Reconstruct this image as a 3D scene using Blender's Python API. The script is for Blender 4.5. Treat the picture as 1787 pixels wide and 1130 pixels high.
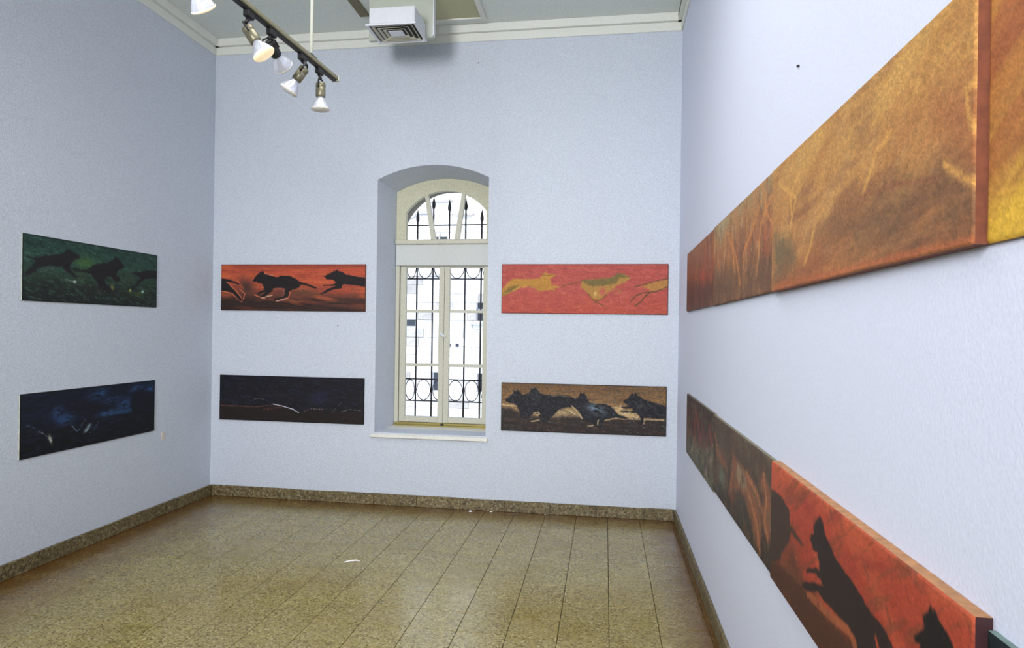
import bpy, bmesh, math, random, json
import numpy as np
from mathutils import Vector, Matrix
for o in list(bpy.data.objects): bpy.data.objects.remove(o)
S = bpy.context.scene
COL = S.collection
random.seed(7); rng = np.random.default_rng(11)

# ---------------------------------------------------------------- camera
W_, H_ = 1787, 1130
cam = bpy.data.cameras.new('camera'); camo = bpy.data.objects.new('camera', cam); COL.objects.link(camo)
FPX = 1268.96; yaw, pitch, roll = -0.17051, -0.00164, 0.01412
fw = Vector((math.sin(yaw)*math.cos(pitch), math.cos(yaw)*math.cos(pitch), math.sin(pitch)))
rt = Vector((math.cos(yaw), -math.sin(yaw), 0)); up = rt.cross(fw)
r2 = math.cos(roll)*rt+math.sin(roll)*up; u2 = -math.sin(roll)*rt+math.cos(roll)*up
M = Matrix((r2, u2, -fw)).transposed().to_4x4(); M.translation = Vector((0, 0, 1.6))
camo.matrix_world = M
cam.sensor_width = 36; cam.sensor_fit = 'HORIZONTAL'; cam.lens = FPX/W_*36
cam.shift_x = 55.73/W_; cam.shift_y = 12.12/W_; cam.clip_start = .05; cam.clip_end = 200
S.camera = camo

# ---------------------------------------------------------------- world, sun, lights, exposure
world = bpy.data.worlds.new('sky'); S.world = world; world.use_nodes = True
wn = world.node_tree.nodes; bg = wn['Background']
bg.inputs['Color'].default_value = (0.76, 0.86, 1.0, 1); bg.inputs['Strength'].default_value = 3.2
sun = bpy.data.lights.new('sun', 'SUN'); sun.energy = 3.2; sun.angle = .01; sun.color = (1, .96, .9)
so = bpy.data.objects.new('sun', sun); COL.objects.link(so); so.rotation_euler = (math.radians(48), 0, math.radians(-14))
def area(name, loc, target, size, sy, power, color):
    l = bpy.data.lights.new(name, 'AREA'); l.shape = 'RECTANGLE'; l.size = size; l.size_y = sy; l.energy = power; l.color = color
    o = bpy.data.objects.new(name, l); COL.objects.link(o); o.location = loc
    o.rotation_euler = (Vector(target)-Vector(loc)).to_track_quat('-Z', 'Y').to_euler(); return o
a1 = area('unseen_fill_behind', (-1.7, -2.3, 2.9), (0.05, 6.0, 2.1), 1.2, 1.9, 122, (.99, .985, 1)); a1.data.spread = math.radians(92)  # unseen soft fill added behind the camera; no window stands there
a2 = area('unseen_fill', (-0.9, 3.0, 4.2), (-0.7, 3.8, 0), 1.9, 1.6, 40, (1, .99, .97)); a2.data.spread = math.radians(150)  # unseen overhead light added for the floor and lower walls
a3 = area('unseen_fill', (.15, -2.2, 2.6), (-3.3, 6.0, .9), .8, .8, 19, (.98, .99, 1)); a3.data.spread = math.radians(62)  # unseen low fill added to brighten the left wall
S.view_settings.view_transform = 'Standard'; S.view_settings.look = 'None'
S.view_settings.gamma = 1; S.view_settings.use_curve_mapping = False; S.view_settings.exposure = 0.0

# ---------------------------------------------------------------- helpers
def lin(c):
    return tuple(((v/255)/12.92 if v/255 <= .04045 else ((v/255+.055)/1.055)**2.4) for v in c)
def tag(o, label=None, cat=None, group=None, kind=None):
    if label: o['label'] = label
    if cat: o['category'] = cat
    if group: o['group'] = group
    if kind: o['kind'] = kind
    return o
def empty(name, loc, rot=(0, 0, 0)):
    o = bpy.data.objects.new(name, None); COL.objects.link(o); o.location = loc; o.rotation_euler = rot; o.empty_display_size = .1; return o
def link(name, bm, m, parent=None, smooth=False):
    me = bpy.data.meshes.new(name); bmesh.ops.recalc_face_normals(bm, faces=bm.faces); bm.to_mesh(me); bm.free()
    me.materials.append(m)
    if smooth:
        for p_ in me.polygons: p_.use_smooth = True
    o = bpy.data.objects.new(name, me); COL.objects.link(o)
    if parent: o.parent = parent
    return o
def box(bm, x0, x1, y0, y1, z0, z1, bev=0):
    r = bmesh.ops.create_cube(bm, size=1)
    vs = r['verts']
    bmesh.ops.scale(bm, verts=vs, vec=(x1-x0, y1-y0, z1-z0)); bmesh.ops.translate(bm, verts=vs, vec=((x0+x1)/2, (y0+y1)/2, (z0+z1)/2))
    if bev:
        es = list({e for v in vs for e in v.link_edges})
        bmesh.ops.bevel(bm, geom=es, offset=bev, segments=1, affect='EDGES')
def mkbox(name, m, ext, parent=None, bev=0):
    bm = bmesh.new(); box(bm, *ext, bev=bev); return link(name, bm, m, parent)
def tube(bm, pts, r, n=8, cap=True):
    pts = [Vector(q) for q in pts]; rings = []
    for i, q in enumerate(pts):
        t = (pts[min(i+1, len(pts)-1)]-pts[max(i-1, 0)]).normalized()
        a = t.cross(Vector((0, 0, 1)));
        if a.length < .1: a = t.cross(Vector((0, 1, 0)))
        a.normalize(); b = t.cross(a)
        rr = r[i] if isinstance(r, (list, tuple)) else r
        rings.append([bm.verts.new(q+rr*(math.cos(k*2*math.pi/n)*a+math.sin(k*2*math.pi/n)*b)) for k in range(n)])
    for A, B in zip(rings, rings[1:]):
        for k in range(n): bm.faces.new((A[k], A[(k+1) % n], B[(k+1) % n], B[k]))
    if cap:
        bm.faces.new(rings[0]); bm.faces.new(rings[-1][::-1])
def lathe(bm, prof, n=24, mat=None):
    rings = []
    for r, z in prof:
        rings.append([bm.verts.new((max(r, 1e-4)*math.cos(k*2*math.pi/n), max(r, 1e-4)*math.sin(k*2*math.pi/n), z)) for k in range(n)])
    for A, B in zip(rings, rings[1:]):
        for k in range(n): bm.faces.new((A[k], A[(k+1) % n], B[(k+1) % n], B[k]))
    bm.faces.new(rings[0][::-1]); bm.faces.new(rings[-1])
    if mat is not None: bmesh.ops.transform(bm, matrix=mat, verts=[v for R in rings for v in R])

# ---------------------------------------------------------------- materials
def mat(name, col, rough=.6, metal=0, noise=None, bump=None, emit=None, spec=.5, rnd=0):
    """noise=(scale, amount, colour2); bump=(scale, strength, dist)"""
    m = bpy.data.materials.new(name); m.use_nodes = True; nt = m.node_tree; N = nt.nodes; Lk = nt.links
    b = N['Principled BSDF']; c = (*lin(col), 1)
    b.inputs['Base Color'].default_value = c; b.inputs['Roughness'].default_value = rough; b.inputs['Metallic'].default_value = metal
    b.inputs['Specular IOR Level'].default_value = spec
    tc = N.new('ShaderNodeTexCoord')
    out = None
    if noise:
        t = N.new('ShaderNodeTexNoise'); t.inputs['Scale'].default_value = noise[0]; t.inputs['Detail'].default_value = 5
        Lk.new(tc.outputs['Object'], t.inputs['Vector'])
        mr = N.new('ShaderNodeMapRange'); mr.inputs['From Min'].default_value = .35; mr.inputs['From Max'].default_value = .65
        mr.inputs['To Max'].default_value = noise[1]; Lk.new(t.outputs['Fac'], mr.inputs['Value'])
        mx = N.new('ShaderNodeMix'); mx.data_type = 'RGBA'; mx.inputs['A'].default_value = c; mx.inputs['B'].default_value = (*lin(noise[2]), 1)
        Lk.new(mr.outputs['Result'], mx.inputs['Factor']); out = mx.outputs['Result']
    if rnd:
        oi = N.new('ShaderNodeObjectInfo'); mr = N.new('ShaderNodeMapRange'); mr.inputs['To Min'].default_value = 1-rnd; mr.inputs['To Max'].default_value = 1+rnd
        Lk.new(oi.outputs['Random'], mr.inputs['Value'])
        vm = N.new('ShaderNodeVectorMath'); vm.operation = 'SCALE'
        if out: Lk.new(out, vm.inputs[0])
        else: vm.inputs[0].default_value = c[:3]
        Lk.new(mr.outputs['Result'], vm.inputs['Scale']); out = vm.outputs['Vector']
    if out: Lk.new(out, b.inputs['Base Color'])
    if bump:
        t = N.new('ShaderNodeTexNoise'); t.inputs['Scale'].default_value = bump[0]; t.inputs['Detail'].default_value = 4; t.inputs['Roughness'].default_value = .65
        Lk.new(tc.outputs['Object'], t.inputs['Vector'])
        bp = N.new('ShaderNodeBump'); bp.inputs['Strength'].default_value = bump[1]; bp.inputs['Distance'].default_value = bump[2]
        Lk.new(t.outputs['Fac'], bp.inputs['Height']); Lk.new(bp.outputs['Normal'], b.inputs['Normal'])
    if emit:
        b.inputs['Emission Color'].default_value = (*lin(emit[0]), 1); b.inputs['Emission Strength'].default_value = emit[1]
    return m
m_wall = mat('rough_white_plaster', (217, 224, 237), .85, noise=(120, .7, (184, 194, 206)), bump=(110, .9, .009))
m_wall_s = mat('smooth_white_plaster', (216, 222, 241), .8, noise=(100, .5, (206, 213, 230)), bump=(110, .3, .004))
m_ceil = mat('ceiling_plaster', (226, 232, 228), .9, noise=(90, .7, (206, 213, 204)), bump=(80, .4, .005))
m_corn = mat('cornice_paint', (224, 227, 220), .8, noise=(70, .4, (208, 212, 202)), bump=(90, .3, .004))
m_joint = mat('tile_joint', (58, 50, 30), .8)
m_white = mat('white_enamel', (226, 230, 238), .45, noise=(30, .3, (212, 216, 222)))
m_cream = mat('cream_window_paint', (194, 193, 178), .5, noise=(90, .6, (174, 173, 154)), bump=(120, .15, .002))
m_sill = mat('sill_stone', (226, 226, 222), .5, noise=(60, .5, (208, 206, 192)))
m_brass = mat('water_bar', (150, 138, 80), .4, metal=.4)
m_head = mat('arch_head_paint', (200, 199, 176), .6, noise=(110, .8, (172, 172, 146)), bump=(110, .4, .004))
m_panel = mat('transom_panel_paint', (200, 204, 203), .55, noise=(110, .6, (180, 184, 180)), bump=(110, .2, .003))
m_iron = mat('wrought_iron', (38, 36, 42), .55, metal=.3)
m_dkmetal = mat('track_olive_metal', (148, 144, 118), .45, metal=.3, noise=(50, .4, (128, 124, 98)))
m_black = mat('black_plastic', (28, 28, 30), .45)
m_holder = mat('holder_metal', (138, 134, 112), .38, metal=.55, noise=(60, .5, (110, 106, 84)))
m_rod = mat('rod_paint', (196, 200, 186), .5)
m_glass_w = mat('bulb_lens', (214, 216, 216), .15, noise=(60, .6, (196, 184, 150)))
m_refl = mat('bulb_glass', (206, 210, 222), .16, metal=.35, noise=(40, .5, (170, 172, 180)))
m_warm = mat('bulb_lens_lit', (250, 236, 205), .2, emit=((255, 226, 170), .55))
m_slot = mat('diffuser_slot', (40, 40, 34), .7)
m_olive = mat('hatch_panel', (188, 188, 152), .8, noise=(80, .5, (168, 168, 130)), bump=(90, .3, .004))
m_dark_beam = mat('conduit_paint', (120, 112, 88), .7, noise=(60, .4, (100, 92, 70)))
m_shaft = mat('shaft_metal', (192, 198, 188), .6, noise=(80, .5, (178, 184, 172)), bump=(90, .3, .003))
m_paper = mat('paper_scrap', (240, 240, 238), .8)
m_label = mat('wall_label_card', (206, 198, 190), .6)
m_outwall = mat('outer_render_shade', (110, 104, 92), .9, noise=(30, .5, (86, 80, 68)))  # dark tone paints in the shade under the outer arch
m_grout = mat('facade_mortar', (205, 205, 208), .9)
m_stone = mat('pale_ashlar', (236, 234, 232), .85, noise=(9, .6, (214, 210, 206)), bump=(20, .3, .01), rnd=.07)
m_stone_d = mat('weathered_ashlar', (176, 170, 164), .9, noise=(12, .7, (150, 146, 144)), bump=(20, .4, .01), rnd=.1)
m_fdark = mat('facade_glass', (30, 34, 44), .2)
m_ffr = mat('facade_frame', (140, 140, 148), .6)
m_ground = mat('street_asphalt', (170, 168, 164), .9, noise=(4, .4, (150, 148, 146)))

def terrazzo(name, base, dark, light, rough, rnd, stain_shade=1, sc=105):
    m = bpy.data.materials.new(name); m.use_nodes = True; nt = m.node_tree; N = nt.nodes; Lk = nt.links; b = N['Principled BSDF']
    geo = N.new('ShaderNodeNewGeometry')
    def mix(a, bcol, fac):
        x = N.new('ShaderNodeMix'); x.data_type = 'RGBA'
        for s_, v in (('A', a), ('B', bcol)):
            if isinstance(v, tuple): x.inputs[s_].default_value = (*lin(v), 1)
            else: Lk.new(v, x.inputs[s_])
        Lk.new(fac, x.inputs['Factor']); return x.outputs['Result']
    def rng_(sock, a, c, lo=0, hi=1):
        r = N.new('ShaderNodeMapRange'); r.inputs['From Min'].default_value = a; r.inputs['From Max'].default_value = c
        r.inputs['To Min'].default_value = lo; r.inputs['To Max'].default_value = hi; Lk.new(sock, r.inputs['Value']); return r.outputs['Result']
    def noise(sc, det=3):
        t = N.new('ShaderNodeTexNoise'); t.inputs['Scale'].default_value = sc; t.inputs['Detail'].default_value = det
        Lk.new(geo.outputs['Position'], t.inputs['Vector']); return t.outputs['Fac']
    def chips(scale):
        v = N.new('ShaderNodeTexVoronoi'); v.inputs['Scale'].default_value = scale; v.inputs['Randomness'].default_value = 1; Lk.new(geo.outputs['Position'], v.inputs['Vector'])
        q = N.new('ShaderNodeSeparateColor'); Lk.new(v.outputs['Color'], q.inputs[0]); return q
    c1, c2 = chips(sc), chips(sc*1.9)
    c = mix(base, dark, rng_(c1.outputs[0], .55, .95, 0, .85))
    c = mix(c, light, rng_(c1.outputs[1], .72, .95, 0, .65))
    c = mix(c, dark, rng_(c2.outputs[0], .7, .9, 0, .5))
    c = mix(c, (132, 112, 52), rng_(noise(1.7, 2), .45, .75, 0, .35*stain_shade))
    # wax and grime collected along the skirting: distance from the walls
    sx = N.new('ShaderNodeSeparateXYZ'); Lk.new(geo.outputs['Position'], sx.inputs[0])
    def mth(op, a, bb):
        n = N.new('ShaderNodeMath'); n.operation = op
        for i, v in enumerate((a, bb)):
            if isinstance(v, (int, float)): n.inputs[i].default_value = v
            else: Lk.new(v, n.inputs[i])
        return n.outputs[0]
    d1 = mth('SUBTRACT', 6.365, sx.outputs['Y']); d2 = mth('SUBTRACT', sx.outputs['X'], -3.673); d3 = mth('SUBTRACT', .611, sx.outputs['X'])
    d = mth('MINIMUM', d1, mth('MINIMUM', mth('MULTIPLY', d2, .7), mth('MULTIPLY', d3, 1.6))); d = mth('ADD', d, mth('MULTIPLY', mth('SUBTRACT', noise(7), .5), .25))  # side factors also paint the floor dimmer at left, brighter at right
    if stain_shade: c = mix(c, (92, 56, 10), rng_(d, .0, .5, 1, 0))
    if rnd:
        oi = N.new('ShaderNodeObjectInfo'); vm = N.new('ShaderNodeVectorMath'); vm.operation = 'SCALE'
        Lk.new(c, vm.inputs[0]); Lk.new(rng_(oi.outputs['Random'], 0, 1, 1-rnd, 1+rnd), vm.inputs['Scale']); c = vm.outputs['Vector']
    Lk.new(c, b.inputs['Base Color']); b.inputs['Specular IOR Level'].default_value = .52
    Lk.new(rng_(noise(5), .3, .7, rough-.06, rough+.08), b.inputs['Roughness'])
    bp = N.new('ShaderNodeBump'); bp.inputs['Strength'].default_value = .12; bp.inputs['Distance'].default_value = .003
    Lk.new(noise(25), bp.inputs['Height']); Lk.new(bp.outputs['Normal'], b.inputs['Normal'])
    return m
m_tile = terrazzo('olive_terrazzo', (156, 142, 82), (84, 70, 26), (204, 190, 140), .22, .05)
m_skirt = terrazzo('skirting_terrazzo', (112, 98, 64), (48, 38, 22), (158, 150, 118), .5, .08, 0, 80)

def glass():
    m = bpy.data.materials.new('window_glass'); m.use_nodes = True; nt = m.node_tree; N = nt.nodes; Lk = nt.links
    N.remove(N['Principled BSDF']); o = N['Material Output']
    t = N.new('ShaderNodeBsdfTransparent'); t.inputs[0].default_value = (.94, .96, .98, 1); g = N.new('ShaderNodeBsdfGlossy'); g.inputs['Roughness'].default_value = .03
    f = N.new('ShaderNodeFresnel'); f.inputs[0].default_value = 1.45; x = N.new('ShaderNodeMixShader')
    Lk.new(f.outputs[0], x.inputs[0]); Lk.new(t.outputs[0], x.inputs[1]); Lk.new(g.outputs[0], x.inputs[2]); Lk.new(x.outputs[0], o.inputs['Surface']); return m
m_glass = glass()

# ---------------------------------------------------------------- room shell
XL, XR, D, ZC, YB = -3.673, .6114, 6.365, 4.303, -2.6
DI, DO = 6.815, 7.08           # window plane, outer face of the wall
def arcpts(x0, x1, zs, za, n=24):
    """segmental arch from (x0,zs) over apex za to (x1,zs)"""
    hw = (x1-x0)/2; h = za-zs; R = (hw*hw+h*h)/(2*h); cx = (x0+x1)/2; cz = za-R; a0 = math.asin(hw/R)
    return [(cx+R*math.sin(a0*(2*i/n-1)), cz+R*math.cos(a0*(2*i/n-1))) for i in range(n+1)]
def profile(x0, x1, zb, zs, za, n=24): return [(x0, zb)]+arcpts(x0, x1, zs, za, n)+[(x1, zb)]
PO = profile(-2.060, -1.034, .655, 2.952, 3.075)
PI_ = profile(-1.999, -1.046, .665, 2.915, 3.035)
PX = profile(-1.968, -1.062, .665, 2.66, 2.955)
bm = bmesh.new()
def wallface(bm, prof, y, x0, x1, z0, z1):
    V = lambda x, z: bm.verts.new((x, y, z))
    pv = [V(*q) for q in prof]
    n = len(prof)
    a, b, c, d = V(x0, z0), V(x1, z0), V(x1, z1), V(x0, z1)
    bm.faces.new((a, b, pv[-1], pv[0]))                       # below
    ls = V(x0, prof[1][1]); rs = V(x1, prof[-2][1])
    bm.faces.new((a, pv[0], pv[1], ls)); bm.faces.new((b, rs, pv[-2], pv[-1]))
    top = [V(q[0], z1) for q in prof[1:-1]]
    bm.faces.new((ls, pv[1], top[0], d)); bm.faces.new((rs, c, top[-1], pv[-2]))
    for i in range(1, n-2): bm.faces.new((pv[i], pv[i+1], top[i], top[i-1]))
    return pv
pf = wallface(bm, PO, D, XL-.3, XR+.3, -.2, ZC+.3)
pi = [bm.verts.new((x, DI, z)) for x, z in PI_]; px = [bm.verts.new((x, DI+.001, z)) for x, z in PX]
for A, B in ((pf, pi), (pi, px)):
    for i in range(len(A)-1): bm.faces.new((A[i], A[i+1], B[i+1], B[i]))
    bm.faces.new((A[-1], A[0], B[0], B[-1]))
tag(link('wall_far', bm, m_wall), kind='structure')
bm = bmesh.new()
po = wallface(bm, PX, DO, XL-.3, XR+.3, -.6, ZC+.3)
pj = [bm.verts.new((x, DI+.01, z)) for x, z in PX]
for i in range(len(po)-1): bm.faces.new((po[i], po[i+1], pj[i+1], pj[i]))
bm.faces.new((po[-1], po[0], pj[0], pj[-1]))
tag(link('wall_outer_face', bm, m_outwall), kind='structure')
tag(mkbox('wall_left', m_wall, (XL-.3, XL, YB, D, -.2, ZC+.3)), kind='structure')
tag(mkbox('wall_right', m_wall_s, (XR, XR+.3, YB, D, -.2, ZC+.3)), kind='structure')
tag(mkbox('wall_near', m_wall, (XL-.3, XR+.3, YB-.3, YB, -.2, ZC+.3)), kind='structure')
tag(mkbox('ceiling', m_ceil, (XL-.3, XR+.3, YB-.3, DO, ZC, ZC+.3)), kind='structure')
# cornice: two stepped fillets
def cornice(name, axis):
    bm = bmesh.new()
    for (d, z0, z1) in ((.012, 4.157, 4.232), (.045, 4.232, ZC)):
        if axis == 'far': box(bm, XL, XR, D-d, D, z0, z1, .004)
        if axis == 'left': box(bm, XL, XL+d, YB, D-.0, z0, z1, .004)
        if axis == 'right': box(bm, XR-d, XR, YB, D-.0, z0, z1, .004)
    return tag(link(name, bm, m_corn), kind='structure')
cornice('trim_1', 'far'); cornice('trim_2', 'left'); cornice('trim_3', 'right')
# floor: screed with recessed joints, tiles as parts
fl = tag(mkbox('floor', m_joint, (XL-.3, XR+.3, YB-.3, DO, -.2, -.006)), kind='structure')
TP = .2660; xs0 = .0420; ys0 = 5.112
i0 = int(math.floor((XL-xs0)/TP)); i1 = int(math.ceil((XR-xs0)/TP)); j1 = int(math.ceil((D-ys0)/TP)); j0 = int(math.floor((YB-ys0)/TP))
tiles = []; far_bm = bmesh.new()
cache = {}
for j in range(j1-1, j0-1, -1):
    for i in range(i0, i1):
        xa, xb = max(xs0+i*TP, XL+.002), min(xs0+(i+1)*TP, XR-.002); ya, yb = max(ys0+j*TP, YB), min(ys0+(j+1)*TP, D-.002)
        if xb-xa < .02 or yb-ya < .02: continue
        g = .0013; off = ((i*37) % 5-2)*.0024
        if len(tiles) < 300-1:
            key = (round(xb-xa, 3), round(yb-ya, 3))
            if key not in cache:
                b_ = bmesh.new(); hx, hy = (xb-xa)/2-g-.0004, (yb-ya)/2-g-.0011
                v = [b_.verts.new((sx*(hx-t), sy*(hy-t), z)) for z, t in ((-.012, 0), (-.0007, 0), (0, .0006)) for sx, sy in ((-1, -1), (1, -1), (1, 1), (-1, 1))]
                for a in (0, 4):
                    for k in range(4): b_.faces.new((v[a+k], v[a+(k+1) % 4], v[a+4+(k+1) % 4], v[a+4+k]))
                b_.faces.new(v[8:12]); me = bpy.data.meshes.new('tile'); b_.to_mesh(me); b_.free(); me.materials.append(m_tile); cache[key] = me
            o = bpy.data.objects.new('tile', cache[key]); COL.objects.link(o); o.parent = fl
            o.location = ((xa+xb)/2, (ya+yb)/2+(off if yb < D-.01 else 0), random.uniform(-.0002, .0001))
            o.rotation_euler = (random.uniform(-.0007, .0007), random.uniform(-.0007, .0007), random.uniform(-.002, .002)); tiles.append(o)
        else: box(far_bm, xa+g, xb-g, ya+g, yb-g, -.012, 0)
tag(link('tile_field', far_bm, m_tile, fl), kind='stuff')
# skirting pieces
def skirt(name, segs, fn):
    root = tag(empty(name, (0, 0, 0)), kind='structure')
    for a, b in zip(segs, segs[1:]):
        bm = bmesh.new(); h = .0995+random.uniform(-.002, .002); box(bm, *fn(a+.0012, b-.0012, h), bev=.003)
        link('skirting_tile', bm, m_skirt, root)
def splits(a, b, st):
    o = [a]
    while o[-1]+st*1.3 < b: o.append(o[-1]+st)
    return o+[b]
skirt('baseboard_far', splits(XL+.02, XR-.02, .40), lambda a, b, h: (a, b, D-.016, D, 0, h))
skirt('baseboard_left', splits(YB, D, .40), lambda a, b, h: (XL, XL+.02, a, b, 0, h))
skirt('baseboard_right', splits(YB, D, .40), lambda a, b, h: (XR-.018, XR, a, b, 0, h))

# ---------------------------------------------------------------- window
win = tag(empty('window_1', (-1.522, DI, .69)), kind='structure')
def wpart(name, bm, m, parent=None):
    o = link(name, bm, m, parent or win)
    if parent is None: o.location = (1.522, -DI, -.69)
    return o
def wbox(name, m, ext, bev=.003, parent=None):
    bm = bmesh.new(); box(bm, *ext, bev=bev); return wpart(name, bm, m, parent)
CX = -1.522
GA = arcpts(CX-.384, CX+.40, 2.72, 2.922, 28)        # glass arch
# arched head board between reveal and fanlight
bm = bmesh.new()
OA = arcpts(-2.001, -1.044, 2.916, 3.036, 28)
for y in (DI-.03, DI+.03):
    a = [bm.verts.new((x, y, z)) for x, z in OA]; b = [bm.verts.new((x, y, z)) for x, z in GA]
    lo = [bm.verts.new((-2.001, y, 2.453)), bm.verts.new((GA[0][0], y, 2.453)), bm.verts.new((GA[-1][0], y, 2.453)), bm.verts.new((-1.044, y, 2.453))]
    for k in range(28): bm.faces.new((a[k], a[k+1], b[k+1], b[k]))
    bm.faces.new((lo[0], a[0], b[0], lo[1])); bm.faces.new((lo[2], b[-1], a[-1], lo[3]))
    if y < DI: f1 = [lo[1]]+b+[lo[2]]
    else: f2 = [lo[1]]+b+[lo[2]]
for k in range(len(f1)-1): bm.faces.new((f1[k], f1[k+1], f2[k+1], f2[k]))
wpart('arched_head', bm, m_head)
# slanted glazing bars of the fanlight
for (xt0, xt1, xb0, xb1) in ((-1.732, -1.697, -1.66, -1.612), (-1.362, -1.326, -1.434, -1.384)):
    bm = bmesh.new(); v = []
    for y in (DI-.022, DI+.022):
        for x, z in ((xb0, 2.45), (xb1, 2.45), (xt1, 2.915), (xt0, 2.915)): v.append(bm.verts.new((x, y, z)))
    bm.faces.new(v[:4]); bm.faces.new(v[4:])
    for k in range(4): bm.faces.new((v[k], v[(k+1) % 4], v[4+(k+1) % 4], v[4+k]))
    wpart('glazing_bar', bm, m_cream)
fan = [(GA[0][0], 2.45)]+GA+[(GA[-1][0], 2.45)]
bm = bmesh.new(); f = bm.faces.new([bm.verts.new((x, DI+.01, z)) for x, z in fan]); wpart('pane', bm, m_glass)
bm = bmesh.new(); box(bm, -2.0, -1.045, DI-.075, DI, 2.409, 2.455, .006); wpart('transom', bm, m_cream)
bm = bmesh.new(); box(bm, -1.997, -1.048, DI-.05, DI+.03, 2.205, 2.409, .004); wpart('transom_panel', bm, m_panel)
for x0, x1 in ((-2.0, -1.962), (-1.082, -1.045)): wbox('jamb', m_cream, (x0, x1, DI-.035, DI+.03, .70, 2.206))
for side, (xa, xb) in enumerate(((-1.958, -1.523), (-1.521, -1.086))):
    c = empty('casement', ((xa+xb)/2, DI, .71)); c.parent = win; c.location = ((xa+xb)/2-CX, 0, .02)
    def cp(name, m, ext, bev=.003, c=c, xa=xa, xb=xb):
        bm = bmesh.new(); box(bm, *ext, bev=bev); o = link(name, bm, m, c); o.location = (-(xa+xb)/2, -DI, -.71); return o
    sw_o, sw_i = .060, .052
    l, r = (sw_o, sw_i) if side == 0 else (sw_i, sw_o)
    cp('stile', m_cream, (xa, xa+l, DI-.02, DI+.02, .705, 2.203)); cp('stile', m_cream, (xb-r, xb, DI-.02, DI+.02, .705, 2.203))
    cp('bottom_rail', m_cream, (xa+l, xb-r, DI-.02, DI+.02, .705, .757)); cp('top_rail', m_cream, (xa+l, xb-r, DI-.02, DI+.02, 2.188, 2.203))
    for z in (1.771, 1.253): cp('muntin', m_cream, (xa+l, xb-r, DI-.015, DI+.015, z-.013, z+.013), .002)
    for z0, z1 in ((.757, 1.24), (1.266, 1.758), (1.784, 2.188)): cp('pane', m_glass, (xa+l, xb-r, DI+.001, DI+.004, z0, z1), 0)
bm = bmesh.new(); tube(bm, [(CX-.004, DI-.02, 1.545), (CX-.004, DI-.05, 1.545)], .008, 10); tube(bm, [(CX-.03, DI-.05, 1.56), (CX-.004, DI-.056, 1.545), (CX+.018, DI-.05, 1.528)], [.009, .011, .007], 10)
o = wpart('handle', bm, m_white); o['label'] = 'white lever handle'
bm = bmesh.new(); box(bm, -1.998, -1.047, DI-.06, DI+.01, .668, .682, .002); box(bm, -1.998, -1.047, DI-.035, DI+.01, .682, .703, .002); o = wpart('water_bar', bm, m_brass); o['label'] = 'yellowish sill bar with dark gap'
bm = bmesh.new(); box(bm, CX-.012, CX+.012, DI-.068, DI-.03, .684, .70, .002); wpart('latch', bm, m_iron)
# sill slab
bm = bmesh.new(); v = [bm.verts.new(q) for q in ((-2.062, D-.03, .617), (-1.03, D-.03, .617), (-1.03, D-.03, .645), (-2.062, D-.03, .645), (-2.0, DI, .617), (-1.046, DI, .617), (-1.046, DI, .672), (-2.0, DI, .672))]
for f in ((0, 1, 2, 3), (4, 7, 6, 5), (3, 2, 6, 7), (0, 4, 5, 1), (0, 3, 7, 4), (1, 5, 6, 2)): bm.faces.new([v[k] for k in f])
bmesh.ops.bevel(bm, geom=[e for e in bm.edges if all(abs(q.co.y-(D-.03)) < .001 for q in e.verts)], offset=.006, segments=2, affect='EDGES')
box(bm, -2.088, -1.012, D-.034, D+.001, .612, .643, .004)
wpart('window_sill', bm, m_sill)

# iron grille outside
gy = 6.99
gr = tag(empty('window_grille', (CX, gy, .7)), 'black wrought iron grille with spear points outside the arched window', 'grille')
def gp(name, bm):
    o = link(name, bm, m_iron, gr, True); o.location = (-CX, -gy, -.7); return o
BX = [-1.958, -1.844, -1.683, -1.524, -1.360, -1.200, -1.085]
TIPS = [2.66, 2.775, 2.905, 2.875, 2.885, 2.77, 2.60]
for x, tz in zip(BX, TIPS):
    bm = bmesh.new(); tube(bm, [(x, gy, .69), (x, gy, tz-.11)], .0085, 8)
    tube(bm, [(x, gy, tz-.12), (x, gy, tz-.105), (x, gy, tz-.085), (x, gy, tz-.07), (x, gy, tz)], [.009, .016, .018, .017, .002], 8); gp('vertical_bar', bm)
for z in (2.622, 2.094, 1.106, .892):
    bm = bmesh.new(); tube(bm, [(-1.968, gy-.008, z), (-1.062, gy-.008, z)], .007, 8); gp('horizontal_bar', bm)
def ring(cx, cz, rx, rz, a0=0, a1=360):
    n = 28; pts = [(cx+rx*math.cos(math.radians(a0+(a1-a0)*k/n)), gy+.004, cz+rz*math.sin(math.radians(a0+(a1-a0)*k/n))) for k in range(n+1)]
    bm = bmesh.new(); tube(bm, pts, .0045, 6, a1-a0 < 360); gp('scroll_ring', bm)
for a, b in zip(BX, BX[1:]):
    ring((a+b)/2, .999, (b-a)/2-.012, .10); ring((a+b)/2, 2.20, (b-a)/2-.012, .098)

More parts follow.
